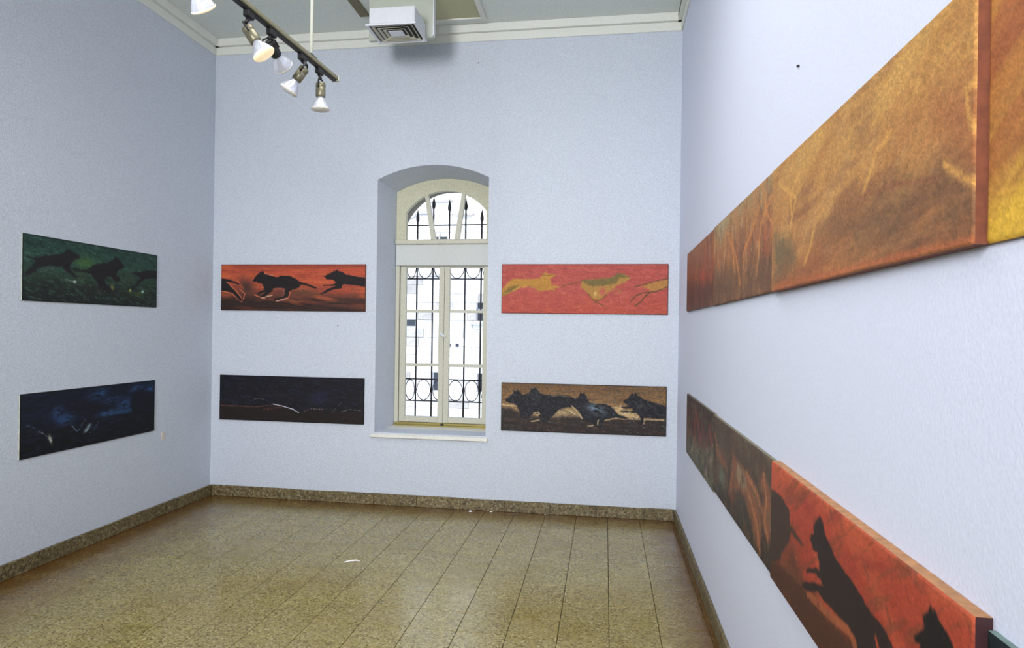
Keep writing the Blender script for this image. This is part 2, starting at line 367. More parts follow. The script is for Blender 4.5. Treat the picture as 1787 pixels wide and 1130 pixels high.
# ---------------------------------------------------------------- building opposite
FY = 15.0
fb = tag(empty('stone_building', (-3, FY, -3)), 'pale stone building across the street, seen through the window', 'building')
def fp(name, bm, m, parent=fb):
    o = link(name, bm, m, parent); 
    if parent is fb: o.location = (3, -FY, 3)
    return o
bm = bmesh.new(); box(bm, -9, 4, FY, FY+.4, -3, 12); fp('wall', bm, m_grout)
CH, BL, CZ = .185, .38, .31
opens = [(-3.58, -3.24, .31, .68), (-2.63, -2.29, .31, .68), (-2.66, -2.30, 1.79, 2.16), (-3.60, -3.50, 3.455, 3.55), (-3.46, -3.31, 3.455, 3.55), (-4.17, -3.98, 1.66, 1.79),
         (-3.47, -3.40, 1.22, 1.30), (-3.27, -3.20, 1.22, 1.30), (-3.10, -3.03, 1.22, 1.30)]
blocks = 0; rest = bmesh.new(); meshes = {}
for k in range(-6, 26):
    z0 = CZ+k*CH; off = (k % 2)*BL/2+random.uniform(-.04, .04)
    x = -9.0+off
    while x < 4:
        w = BL*random.choice((.8, 1, 1, 1.25)); xa, xb = x, min(x+w, 4); x += w
        segs = [(xa, xb)]
        for (a, b, c, d) in opens:
            if c < z0+CH-.02 and d > z0+.02:
                ns = []
                for s0, s1 in segs:
                    if b <= s0 or a >= s1: ns.append((s0, s1))
                    else:
                        if a-s0 > .04: ns.append((s0, a))
                        if s1-b > .04: ns.append((b, s1))
                segs = ns
        for s0, s1 in segs:
            near = -4.75 < (s0+s1)/2 < -1.95
            pr = random.choice((.02, .026, .034)); g = .004
            if near and blocks < 290:
                bm = bmesh.new(); hx = (s1-s0)/2-g; hz = CH/2-g
                v = [bm.verts.new((sx*(hx-t), y, sz*(hz-t))) for y, t in ((0, 0), (-pr+.006, 0), (-pr, .006)) for sx, sz in ((-1, -1), (1, -1), (1, 1), (-1, 1))]
                for a in (0, 4):
                    for q in range(4): bm.faces.new((v[a+q], v[a+(q+1) % 4], v[a+4+(q+1) % 4], v[a+4+q]))
                bm.faces.new(v[8:12])
                o = link('stone_block', bm, m_stone_d if random.random() < .11 else m_stone, fb)
                o.location = ((s0+s1)/2+3, 0, z0+CH/2+3); blocks += 1
            else: box(rest, s0+g, s1-g, FY-pr, FY, z0+g, z0+CH-g)
o = fp('masonry', rest, m_stone); o['kind'] = 'stuff'
for (a, b, c, d) in opens:
    bm = bmesh.new(); box(bm, a, b, FY-.008, FY-.002, c, d)
    wd = fp('window', bm, m_fdark)
    if b-a > .3:
        bm = bmesh.new(); zt = c+(d-c)*.62; box(bm, a, b, FY-.03, FY-.008, zt-.015, zt+.015); box(bm, a, a+.025, FY-.03, FY-.008, c, d); box(bm, b-.025, b, FY-.03, FY-.008, c, d); fo = link('window_frame', bm, m_ffr, wd); fo.location = (0, 0, 0)
for (a, b, z) in ((-3.75, -3.2, 4.27), (-3.15, -2.75, 3.98), (-2.8, -2.5, 1.70), (-3.7, -3.35, 2.72)):
    bm = bmesh.new(); box(bm, a, b, FY-.10, FY, z, z+.05); fp('ledge', bm, m_stone_d)
bm = bmesh.new(); tube(bm, [(-4.15, FY-.06, 3.9), (-3.9, FY-.08, 4.02), (-3.72, FY-.06, 4.02)], .018, 6); fp('pipe', bm, m_ffr)
tag(mkbox('street_ground', m_ground, (-14, 10, DO+.02, FY, -3.2, -3.0)), kind='structure')

# ---------------------------------------------------------------- paintings
POLY = json.loads('''{"A":{"w1":[[224,356],[241,280],[253,233],[271,196],[277,158],[287,167],[294,130],[305,186],[314,214],[345,233],[369,261],[393,280],[423,248],[459,243],[495,261],[525,308],[549,367],[573,391],[602,410],[638,455],[670,492],[667,520],[644,507],[602,456],[567,434],[558,447],[549,494],[520,531],[490,569],[481,625],[472,700],[437,738],[401,767],[377,767],[370,740],[401,720],[443,700],[451,626],[454,532],[424,505],[394,514],[370,533],[367,571],[340,628],[316,694],[292,713],[279,695],[304,638],[315,591],[291,619],[267,652],[256,639],[267,601],[303,553],[306,497],[291,422],[266,403],[251,375],[236,381]],"w2":[[719,261],[734,233],[754,196],[783,160],[789,119],[798,150],[809,108],[818,141],[841,160],[870,215],[905,242],[950,266],[1007,284],[1008,479],[951,452],[905,434],[859,426],[842,444],[842,508],[813,527],[778,546],[738,602],[709,639],[696,630],[714,593],[749,519],[784,481],[801,457],[755,458],[720,464],[711,451],[749,436],[795,417],[798,371],[778,325],[754,325],[734,316],[728,279]],"w3":[[-3,310],[44,319],[94,366],[131,423],[125,442],[81,395],[32,371],[51,424],[95,556],[126,670],[151,764],[145,802],[120,746],[89,632],[51,595],[-2,577]],"s1":[[292,732],[328,688],[364,665]],"s2":[[395,791],[431,766],[468,730]],"s3":[[487,588],[484,662],[474,741]],"s4":[[44,390],[82,500],[120,632],[148,735]],"s5":[[132,537],[172,631],[157,764]],"s6":[[8,586],[82,636],[120,749],[151,811]],"s7":[[237,658],[273,704],[316,745]],"s8":[[364,534],[400,511],[448,523],[445,626],[439,682]],"s9":[[305,158],[320,211],[369,243]],"c1":[[175,498]],"c2":[[409,598]],"c3":[[567,623]]},"B":{"g":[[-22,652],[141,676],[256,686],[427,662],[562,785],[640,710],[794,698],[882,738],[1023,701],[1026,1118],[-20,1286]],"s1":[[2,685],[141,684],[256,693],[381,633]],"s2":[[381,615],[449,659],[517,720],[560,785]],"s3":[[596,762],[640,692],[728,701]],"s4":[[849,743],[904,683],[990,698]],"s5":[[244,526],[290,502],[347,548]],"s6":[[313,749],[393,702],[449,669]],"s7":[[773,807],[816,660],[848,533]],"c1":[[705,465]],"c2":[[751,757]]},"C":{"d1":[[-9,561],[21,441],[45,352],[81,302],[130,302],[184,302],[232,292],[252,233],[249,183],[264,193],[270,144],[279,193],[306,203],[333,223],[318,262],[297,302],[303,361],[306,431],[339,440],[351,470],[315,490],[333,529],[292,520],[250,559],[226,550],[208,480],[160,451],[112,481],[75,551],[39,611],[15,641],[-9,701]],"k1":[[6,601],[39,501],[75,441],[106,431],[88,501],[45,591],[9,661]],"d2":[[499,331],[553,312],[612,302],[659,282],[688,233],[705,194],[740,204],[776,272],[785,292],[752,351],[723,400],[694,449],[665,518],[641,577],[630,636],[612,695],[589,715],[559,705],[541,636],[506,518],[485,479],[485,400]],"k2":[[499,331],[553,308],[611,298],[659,278],[694,223],[705,190],[740,204],[770,259],[717,282],[694,380],[635,439],[553,449],[511,400]],"d3":[[840,442],[933,350],[1008,302],[1009,457],[951,520],[905,546],[870,477]],"s1":[[505,325],[446,381],[387,430],[363,460]],"s2":[[653,557],[688,498],[718,517],[724,566],[688,586]],"s3":[[529,597],[565,735],[624,842]],"s4":[[565,774],[612,695],[642,616]],"s5":[[802,458],[869,399],[933,331],[1003,292]],"s6":[[780,752],[812,634],[858,565],[928,555],[1003,438]],"s7":[[812,830],[841,752],[870,634],[893,575]],"s8":[[252,223],[279,233],[315,223]],"s9":[[15,601],[45,591],[100,481],[160,461],[202,490]],"c1":[[615,557]],"c2":[[572,597]],"c3":[[256,441]]},"D":{"w1":[[25,350],[50,296],[72,223],[75,146],[87,170],[102,138],[121,199],[127,239],[155,227],[176,195],[185,102],[198,122],[207,84],[222,120],[240,191],[271,240],[313,237],[368,223],[422,239],[458,297],[476,266],[488,153],[500,193],[511,152],[526,242],[541,352],[583,389],[636,385],[671,422],[695,511],[718,589],[759,625],[785,653],[754,670],[707,650],[683,662],[642,696],[625,758],[622,879],[601,882],[566,784],[524,748],[500,669],[482,549],[452,470],[398,475],[362,518],[338,602],[314,696],[278,791],[247,774],[235,631],[204,614],[174,719],[131,723],[118,621],[103,499],[81,428],[50,420],[28,385]],"w2":[[747,296],[770,264],[782,203],[796,142],[811,161],[819,131],[834,190],[869,267],[926,322],[984,377],[1006,415],[1007,643],[950,648],[904,632],[869,635],[858,776],[846,777],[852,657],[829,559],[794,542],[736,537],[733,508],[811,501],[800,462],[736,457],[733,431],[782,413],[765,365],[750,336]],"g":[[-12,529],[63,523],[155,659],[278,709],[458,652],[577,682],[695,671],[869,655],[1013,682],[1013,1117],[-11,1233]],"l1":[[683,411],[753,406],[753,466],[840,538],[869,655],[754,666],[707,570]],"l2":[[314,706],[350,540],[398,495],[452,491],[494,669],[398,658]],"s1":[[7,461],[56,472],[97,479]],"s2":[[344,606],[374,562],[398,597]],"s3":[[437,441],[470,550],[500,693]],"s4":[[398,519],[428,553],[458,616]],"s5":[[636,713],[695,665],[812,667],[984,669]],"s6":[[736,571],[782,593],[835,643]],"s7":[[876,655],[870,755]],"s8":[[207,613],[229,587],[241,621],[229,657],[214,644]],"s9":[[192,789],[241,744]],"t1":[[536,848],[569,824]],"t2":[[598,721],[595,812]],"t3":[[313,247],[368,237],[422,259]],"c1":[[583,500]],"c2":[[398,576]],"c3":[[235,345]],"c4":[[846,398]]},"E":{"w1":[[22,330],[65,342],[94,327],[155,277],[217,244],[249,221],[266,163],[293,147],[321,172],[361,213],[356,269],[322,306],[300,380],[294,435],[317,510],[351,571],[329,589],[295,529],[261,483],[239,435],[186,436],[130,463],[90,512],[56,583],[22,640],[17,567],[55,482],[75,389],[31,364]],"w2":[[300,433],[362,445],[415,432],[457,352],[512,302],[576,263],[608,210],[627,146],[648,169],[668,207],[703,287],[696,333],[656,373],[636,452],[670,518],[657,588],[624,572],[603,503],[571,510],[545,573],[559,643],[598,709],[592,790],[547,760],[502,724],[495,654],[470,574],[445,509],[386,481],[328,480]],"w3":[[760,401],[810,374],[877,343],[922,316],[1017,301],[1018,446],[924,458],[871,508],[827,594],[784,679],[741,686],[805,583],[841,467],[803,429]],"d1":[[329,654]],"d2":[[608,692]],"d3":[[756,721]],"d4":[[865,720]],"c1":[[397,319]],"c2":[[155,496]],"c3":[[704,481]],"c4":[[374,552]],"c5":[[829,796]],"s1":[[262,629],[295,639],[329,654]]},"F":{"b1":[[240,377]],"b2":[[278,494]],"b3":[[517,137]],"b4":[[616,291]],"b5":[[727,394]],"b6":[[603,481]],"b7":[[829,119]],"b8":[[946,164]],"b9":[[406,226]],"d1":[[352,699]],"d2":[[430,731]],"d3":[[448,670]],"d4":[[184,771]],"s1":[[550,506],[650,513],[779,521]],"s2":[[329,619],[358,716],[381,712]],"s3":[[387,672],[406,580],[430,547]],"s4":[[98,597],[138,655],[169,736],[190,800]],"s5":[[454,789],[492,733],[517,626]],"s6":[[39,494],[78,537],[118,606]],"k1":[[778,184],[868,152],[1012,246],[1014,546],[793,471]],"k2":[[257,208],[394,237],[616,321],[650,453],[517,465],[394,462],[279,337]]},"G3":{"w1":[[413,116],[434,147],[438,165],[453,220],[487,255],[504,293],[560,319],[608,338],[643,364],[685,400],[724,404],[760,428],[778,463],[814,494],[802,532],[725,539],[709,480],[702,508],[714,556],[762,636],[734,697],[630,678],[620,631],[583,612],[535,624],[481,636],[436,638],[411,631],[336,709],[294,733],[294,702],[374,605],[440,551],[422,527],[385,532],[327,591],[320,574],[385,492],[416,475],[411,423],[402,374],[370,381],[350,340],[356,298],[375,270],[370,225],[392,165]],"w2":[[891,87],[899,113],[905,97],[915,121],[933,142],[947,165],[962,196],[980,220],[1006,270],[991,400],[931,456],[889,395],[858,348],[865,312],[849,317],[845,296],[860,265],[876,217],[872,173],[886,139]],"w3":[[-24,255],[36,227],[110,229],[179,272],[189,385],[259,402],[303,428],[282,442],[198,430],[184,513],[118,674],[102,747],[-11,896]],"g":[[-33,827],[120,742],[264,655],[376,712],[493,688],[594,648],[638,664],[765,809],[1050,697],[470,1324],[-27,1125]],"s1":[[336,728],[493,688],[584,631],[626,683],[705,726]],"s2":[[120,742],[235,712],[336,697]],"c1":[[217,626]],"c2":[[121,811]]},"G2":{"f1":[[412,240],[500,308],[653,323],[791,403],[867,511],[853,800],[847,950],[785,931],[728,782],[638,610],[516,610],[356,773],[379,571],[405,410]],"f2":[[867,144],[927,252],[993,298],[999,570],[941,747],[873,685],[868,527],[886,381],[825,326]],"f3":[[106,350],[296,437],[303,539],[184,531],[93,473]],"l1":[[501,327],[626,360],[660,483],[576,565],[494,490]],"c1":[[194,678]],"c2":[[586,762]],"c3":[[422,701]],"s1":[[691,533],[802,716],[846,935]],"s2":[[654,341],[791,420],[868,527]],"s3":[[880,186],[909,395],[893,603],[930,727]],"s4":[[28,226],[86,384],[77,553]]},"G1":{"s1":[[380,118],[501,352],[582,563]],"s2":[[876,216],[943,431]],"s3":[[352,329],[403,595]],"c1":[[485,753]],"c2":[[663,846]],"c3":[[896,605]],"c4":[[794,924]],"c5":[[297,825]],"c6":[[606,1046]]},"U3":{"s1":[[247,209],[174,307],[190,465]],"s2":[[373,635],[344,756],[303,858]],"s3":[[643,593],[704,412],[755,367]],"s4":[[622,0],[501,60],[268,102],[91,167]],"s5":[[856,77],[758,121],[637,172],[470,258],[360,440]],"s6":[[1010,207],[947,228],[858,230],[701,205]],"s7":[[1018,407],[978,398],[986,505],[1013,637]],"s8":[[929,649],[981,742],[1021,802]],"s9":[[62,147],[226,358],[179,544]],"t1":[[33,963],[577,974],[865,979],[1023,981]],"t2":[[629,600],[774,630],[905,693]],"t3":[[227,442],[339,426],[507,423],[655,463]],"t4":[[394,51],[247,249],[238,365]],"t5":[[922,-100],[846,-12],[699,-5]],"k1":[[631,693],[730,630],[872,681],[929,649],[1022,833],[1022,928],[907,886],[709,835],[443,812],[477,700]],"k2":[[25,542],[181,651],[233,816],[32,916]],"k3":[[903,400],[978,398],[1018,440],[1021,728],[951,586]],"k4":[[505,286],[678,286],[851,440],[870,570],[705,528],[570,467]],"c1":[[975,93]],"c2":[[563,-47]],"c3":[[798,914]],"c4":[[640,391]]},"U2":{"s1":[[387,328],[471,514],[553,835]],"s2":[[953,193],[836,381],[788,807]],"s3":[[581,30],[632,286],[796,258]],"s4":[[75,202],[153,579]],"s5":[[832,172],[699,400],[594,556]],"k1":[[13,540],[393,581],[553,835],[978,686],[1001,1026],[27,1012]],"c1":[[203,51]],"c2":[[534,63]],"c3":[[910,565]],"s6":[[827,-37],[905,314],[974,447]],"s7":[[298,195],[416,433],[460,693]]},"U1":{"c1":[[682,572]],"c2":[[481,309]],"c3":[[669,163]],"s1":[[882,202],[904,437]],"s2":[[432,381],[491,612]],"k1":[[-45,447],[936,705],[944,986],[-23,995]]},"U4":{"y":[[-5,935],[15,881],[44,847],[73,830],[190,619],[194,1188],[-4,1147]],"s1":[[3,833],[27,786],[72,740]],"s2":[[0,493],[23,435],[69,367]],"s3":[[-11,342],[10,230],[43,156]],"c1":[[45,307]],"c2":[[31,595]]}}''')
def vnoise(X, Y, sx, sy, ang=0, seed=0, octs=4):
    r = np.random.default_rng(seed); ca, sa = math.cos(ang), math.sin(ang); U = X*ca+Y*sa; V = -X*sa+Y*ca; out = np.zeros_like(X); amp = 1; tot = 0
    for o_ in range(octs):
        G = r.random((64, 64)); a = (U/sx*2**o_) % 64; b = (V/sy*2**o_) % 64; i = np.floor(a).astype(int) % 64; j = np.floor(b).astype(int) % 64; fa = a-np.floor(a); fb_ = b-np.floor(b)
        fa = fa*fa*(3-2*fa); fb_ = fb_*fb_*(3-2*fb_); i2 = (i+1) % 64; j2 = (j+1) % 64
        out += amp*((G[i, j]*(1-fa)+G[i2, j]*fa)*(1-fb_)+(G[i, j2]*(1-fa)+G[i2, j2]*fa)*fb_); tot += amp; amp *= .55
    return out/tot
class Paint:
    def __init__(s, key, Lw, Hh, step):
        s.nx, s.ny = int(Lw/step), int(Hh/step); s.L, s.H = Lw, Hh; s.k = key; s.P = POLY.get(key, {}); s.seed = sum(map(ord, key))
        s.X, s.Y = np.meshgrid(np.linspace(0, Lw, s.nx+1), np.linspace(0, Hh, s.ny+1)); s.C = np.zeros(s.X.shape+(3,)); s.q = 0
        s.wx = (vnoise(s.X, s.Y, .03, .02, 0, s.seed+50)-.5)*.008; s.wy = (vnoise(s.X, s.Y, .02, .03, 0, s.seed+51)-.5)*.008
    def n(s, sx, sy, ang=0, octs=4): s.q += 1; return vnoise(s.X+5, s.Y+5, sx, sy, ang, s.seed*31+s.q, octs)
    def over(s, a, col): a = np.clip(a, 0, 1)[..., None]; s.C = s.C*(1-a)+np.array(col, float)*a
    def grad(s, stops, wob=.05, sx=.3, sy=.08, vert=True):
        t = (s.Y/s.H if vert else s.X/s.L)+(s.n(sx, sy)-.5)*wob*2; ts = [q[0] for q in stops]
        s.C = np.stack([np.interp(t, ts, [q[1][c] for q in stops]) for c in range(3)], -1)
    def pts(s, k): return [(u/1000*s.L, v/1000*s.H) for u, v in s.P[k]]
    def seg(s, pts, closed):
        X, Y = s.X+s.wx, s.Y+s.wy; d = np.full(X.shape, 9.); ins = np.zeros(X.shape, bool); n = len(pts)
        if n == 1: return np.hypot(X-pts[0][0], Y-pts[0][1]), ins
        for i in range(n if closed else n-1):
            (x0, y0), (x1, y1) = pts[i], pts[(i+1) % n]; dx, dy = x1-x0, y1-y0; l = dx*dx+dy*dy+1e-12
            t = np.clip(((X-x0)*dx+(Y-y0)*dy)/l, 0, 1); d = np.minimum(d, np.hypot(X-x0-t*dx, Y-y0-t*dy))
            if closed and abs(dy) > 1e-9: ins ^= ((y0 > Y) != (y1 > Y)) & (X < (x1-x0)*(Y-y0)/dy+x0)
        return d, ins
    def poly(s, k, col, soft=.004, op=1, rough=0):
        d, ins = s.seg(s.pts(k), True); sd = np.where(ins, -d, d)
        if rough: sd = sd+(s.n(.02, .012)-.5)*rough
        s.over(op*np.clip(.5-sd/soft, 0, 1), col)
    def stroke(s, k, w, col, op=1, soft=.5, brk=0):
        d, _ = s.seg(s.pts(k), False); a = np.clip((w-d)/(w*soft), 0, 1)
        if brk: a = a*np.clip((s.n(.012, .012)-brk)*6, 0, 1)
        s.over(op*a, col)
    def blob(s, k, rx, ry, col, op=1, ang=0, brk=.35, at=None):
        x, y = at or s.pts(k)[0]; ca, sa = math.cos(ang), math.sin(ang); U = (s.X-x)*ca+(s.Y-y)*sa; V = -(s.X-x)*sa+(s.Y-y)*ca
        a = np.exp(-((U/rx)**2+(V/ry)**2)); a = a*np.clip((s.n(rx*.6, ry*.4, ang)-brk)*4, 0, 1) if brk else a; s.over(op*a, col)
    def streaks(s, col, sx, sy, ang=0, lo=.5, hi=.7, op=.6): s.over(op*np.clip((s.n(sx, sy, ang)-lo)/(hi-lo), 0, 1), col)
    def grain(s, amt, col=None):
        r = np.random.default_rng(s.seed+9); s.C = s.C*(1+(s.n(.012, .006)-.5)[..., None]*amt*1.4+(r.random(s.X.shape)-.5)[..., None]*amt)
    def edge(s, col, w=.008, op=.7):
        d = np.minimum(np.minimum(s.X, s.L-s.X), np.minimum(s.Y, s.H-s.Y)); s.over(op*np.clip(1-d/w, 0, 1), col)

def art_A(p):
    p.grad([(0, (150, 62, 42)), (.12, (186, 72, 44)), (.42, (184, 74, 44)), (.56, (166, 70, 44)), (.68, (92, 50, 36)), (.80, (42, 28, 24)), (1, (34, 24, 22))], .06)
    p.streaks((206, 92, 48), .25, .03, .1, .5, .7, .7); p.streaks((140, 52, 40), .2, .02, 0, .55, .7, .5)
    p.blob('c1', .10, .08, (66, 42, 38), .95, .5, .2); p.blob('c3', .16, .05, (84, 56, 40), .8, 0, .25); p.blob('c2', .07, .04, (96, 50, 42), .8, 0, 0)
    p.blob(None, .34, .07, (44, 30, 26), .95, 0, .1, at=(.1, .37)); p.blob(None, .6, .05, (46, 30, 26), .9, 0, .1, at=(1.0, .40)); p.blob(None, .3, .05, (120, 62, 44), .5, 0, .4, at=(1.1, .36))
    for k in ('s4', 's5', 's6', 's7'): p.stroke(k, .006, (200, 100, 66), .9)
    for k in ('w1', 'w2', 'w3'): p.poly(k, (28, 22, 24), .006)
    p.stroke('s1', .007, (196, 150, 120), .95); p.stroke('s2', .006, (206, 150, 130), .95); p.stroke('s3', .006, (200, 96, 60), .9); p.stroke('s8', .004, (150, 92, 84), .7); p.stroke('s9', .004, (200, 140, 120), .6)
    p.streaks((60, 44, 44), .03, .01, .2, .66, .75, .4); p.edge((60, 26, 20), .008, .6); p.grain(.16)
def art_B(p):
    p.grad([(0, (14, 13, 24)), (.5, (17, 17, 27)), (1, (15, 14, 20))]); p.streaks((30, 30, 58), .06, .012, .25, .55, .7, .7); p.streaks((64, 62, 74), .012, .004, .15, .70, .78, .7)
    p.blob('c1', .12, .07, (34, 34, 66), .7, 0, .3); p.poly('g', (32, 22, 20), .02, .9, .02)
    p.streaks((44, 30, 26), .1, .015, .1, .55, .7, .4)
    p.stroke('s1', .006, (104, 64, 54), .9, brk=.3); p.stroke('s6', .012, (84, 48, 38), .7, brk=.3); p.stroke('s2', .0042, (206, 202, 210), 1, .6); p.stroke('s3', .005, (128, 106, 104), .8, brk=.35); p.stroke('s4', .005, (116, 98, 96), .8, brk=.35)
    p.stroke('s5', .003, (90, 90, 100), .8, brk=.4); p.stroke('s7', .004, (88, 84, 92), .7, brk=.4); p.blob('c2', .03, .03, (22, 18, 18), .9, 0, 0); p.edge((6, 6, 9), .01, .8); p.grain(.3)
def art_C(p):
    p.grad([(0, (172, 70, 62)), (.5, (176, 74, 64)), (1, (180, 72, 52))], .1); p.streaks((194, 92, 72), .05, .015, .1, .5, .68, .5); p.streaks((156, 58, 58), .05, .015, 0, .52, .7, .5)
    p.poly('d1', (178, 126, 40), .014, .95, .02); p.streaks((188, 74, 60), .02, .008, .3, .68, .76, .35); p.poly('k1', (106, 88, 36), .025, .85, .03); p.blob('c3', .09, .02, (150, 104, 34), .5, -.1, .3); p.stroke('s8', .004, (98, 70, 30), .8, brk=.3); p.stroke('s9', .005, (200, 160, 70), .6, brk=.3)
    p.poly('d2', (164, 122, 48), .01, .92, .02); p.poly('k2', (98, 88, 44), .018, .8, .02); p.blob('c1', .024, .035, (190, 82, 72), 1, 0, 0); p.blob('c2', .012, .02, (214, 170, 90), .9, 0, 0)
    p.stroke('s1', .0055, (104, 74, 36), .9, brk=.22); p.stroke('s2', .005, (156, 110, 46), .95); p.stroke('s3', .006, (104, 78, 36), .9, brk=.2); p.stroke('s4', .006, (110, 80, 38), .9, brk=.2)
    p.poly('d3', (170, 122, 50), .014, .85, .03)
    for k, w in (('s5', .006), ('s6', .006), ('s7', .008)): p.stroke(k, w, (88, 62, 34), .9, brk=.22)
    p.edge((96, 44, 40), .007, .85); p.grain(.2)
def art_D(p):
    p.grad([(0, (112, 80, 46)), (.3, (136, 98, 56)), (.5, (150, 116, 74)), (.6, (140, 110, 74)), (1, (60, 44, 32))], .06); p.streaks((84, 60, 36), .06, .008, 0, .52, .68, .5)
    p.poly('g', (42, 34, 32), .03, .95, .03); p.poly('l1', (190, 158, 104), .02, .9, .02); p.poly('l2', (160, 134, 92), .02, .7, .03); p.streaks((92, 58, 38), .08, .01, 0, .6, .72, .6)
    p.stroke('s5', .009, (176, 148, 106), .9, brk=.2)
    for k in ('w1', 'w2'): p.poly(k, (28, 28, 34), .007, 1, .008)
    p.streaks((62, 66, 76), .02, .008, .5, .58, .7, .55)
    p.blob('c1', .08, .04, (104, 126, 146), .95, .3, .36); p.streaks((92, 96, 100), .03, .006, .3, .68, .74, .5); p.blob('c3', .12, .04, (64, 68, 76), .6, .4, .45); p.blob('c4', .05, .05, (84, 84, 86), .6, .5, .45)
    for k in ('s1', 's2', 's3', 's4', 's6', 's7', 's8', 's9', 't1', 't2'): p.stroke(k, .0062, (190, 164, 118), .9, brk=.2)
    p.stroke('t3', .004, (120, 112, 96), .7)
    for k, c_ in enumerate(((230, 190, 170),)): p.streaks(c_, .010, .006, 0, .80, .84, .5)
    p.edge((22, 16, 12), .008, .85); p.grain(.34)
def art_E(p):
    p.grad([(0, (34, 62, 54)), (.35, (40, 76, 62)), (.55, (40, 62, 50)), (.75, (34, 42, 36)), (1, (26, 30, 30))], .08); p.streaks((62, 102, 84), .04, .01, .2, .55, .7, .6); p.streaks((20, 36, 36), .05, .012, .2, .55, .7, .5)
    p.blob('c1', .10, .05, (66, 102, 48), .9, 0, .3); p.blob('c2', .08, .03, (84, 118, 110), .5, 0, .45); p.blob('c3', .1, .06, (60, 74, 48), .7, 0, .3); p.blob('c4', .07, .04, (62, 84, 52), .7, 0, .3); p.blob('c5', .08, .03, (64, 86, 32), .8, 0, .35)
    for k in ('w1', 'w2', 'w3'): p.poly(k, (29, 27, 30), .014, .95, .015)
    p.stroke('s1', .004, (120, 130, 124), .7); p.blob('d1', .014, .009, (220, 226, 216), 1, 0, 0); p.blob('d2', .02, .014, (132, 128, 54), .9, .8, 0); p.blob('d3', .013, .012, (176, 178, 80), 1, 0, 0); p.blob('d4', .014, .012, (170, 222, 214), 1, 0, 0)
    p.edge((12, 18, 16), .012, .9); p.grain(.26)
def art_F(p):
    p.grad([(0, (14, 20, 34)), (.4, (18, 24, 40)), (.65, (14, 16, 24)), (1, (10, 10, 14))], .06); p.streaks((26, 34, 60), .08, .012, -.05, .5, .68, .6)
    for k, rx, ry in (('b1', .06, .05), ('b2', .09, .035), ('b3', .09, .04), ('b4', .10, .03), ('b5', .08, .05), ('b6', .12, .03), ('b7', .08, .03), ('b8', .08, .035)): p.blob(k, rx, ry, (38, 72, 122), .95, -.1, .28)
    p.poly('k2', (18, 20, 32), .04, .75, .03); p.stroke('s1', .02, (44, 80, 128), .7, brk=.25); p.poly('k1', (16, 20, 32), .02, .85, .02)
    p.stroke('s2', .006, (96, 116, 146), .8, brk=.3); p.stroke('s3', .006, (70, 74, 100), .8, brk=.3); p.stroke('s4', .006, (108, 120, 134), .75, brk=.4); p.stroke('s5', .006, (70, 92, 118), .7, brk=.35); p.stroke('s6', .006, (64, 82, 112), .7, brk=.4)
    p.blob('d2', .03, .012, (150, 176, 182), .95, -.5, .2); p.blob('d3', .025, .012, (134, 164, 176), .9, -.5, .2); p.blob('d4', .012, .03, (196, 196, 170), .95, -.4, 0); p.edge((5, 6, 9), .012, .9); p.grain(.35)
def art_G3(p):
    p.grad([(0, (196, 84, 50)), (.1, (180, 66, 42)), (.4, (170, 58, 38)), (.8, (176, 62, 38)), (1, (168, 58, 36))], .08, .5, .2); p.streaks((202, 88, 50), .3, .08, .5, .5, .7, .5); p.streaks((140, 44, 36), .25, .06, -.3, .55, .72, .5)
    p.blob(None, .22, .3, (200, 88, 52), .6, 0, 0, at=(.05, .02)); p.poly('g', (74, 42, 30), .05, .95, .03); p.streaks((110, 62, 38), .2, .03, -.5, .58, .7, .45)
    p.blob('c1', .09, .06, (86, 50, 38), .8, 0, .1); p.poly('w3', (62, 46, 40), .012, .95, .01); p.stroke('s2', .02, (120, 66, 40), .7, brk=.3)
    p.stroke('s1', .016, (164, 86, 50), .85, brk=.2); p.poly('w1', (44, 31, 30), .008, 1, .008); p.poly('w2', (26, 21, 24), .008, 1, .008); p.streaks((72, 50, 44), .06, .02, .8, .66, .76, .3); p.grain(.16)
def art_G2(p):
    p.grad([(0, (86, 70, 56)), (.5, (76, 60, 50)), (1, (50, 40, 36))], .1); p.streaks((112, 86, 62), .08, .05, 1.2, .55, .7, .5)
    p.blob('c1', .12, .06, (104, 116, 92), .9, 0, .2); p.blob('c2', .25, .08, (64, 64, 58), .8, 0, .2); p.blob('c3', .1, .05, (158, 76, 44), .8, 0, .3)
    for k in ('f1', 'f2', 'f3'): p.poly(k, (142, 84, 54), .035, .9, .04)
    p.streaks((106, 72, 52), .05, .05, 1.3, .52, .7, .6); p.streaks((96, 92, 74), .08, .03, .5, .62, .72, .5)
    p.poly('l1', (148, 128, 94), .03, .8, .03)
    for k in ('s1', 's2', 's3', 's4'): p.stroke(k, .02, (188, 112, 66), .7, brk=.3)
    p.streaks((70, 48, 38), .06, .14, 0, .6, .7, .5); p.grain(.2)
def art_G1(p):
    p.grad([(0, (70, 52, 46)), (.4, (96, 58, 48)), (.6, (104, 80, 62)), (1, (84, 84, 64))], .15); p.streaks((52, 40, 36), .07, .1, 0, .5, .65, .6)
    for k in ('s1', 's2', 's3'): p.stroke(k, .05, (150, 66, 52), .8, .9, .25)
    for k in ('c1', 'c2', 'c3', 'c4', 'c5', 'c6'): p.blob(k, .10, .05, (150, 138, 104), .85, 0, .38)
    p.streaks((98, 108, 80), .06, .05, .4, .6, .72, .6); p.grain(.22)
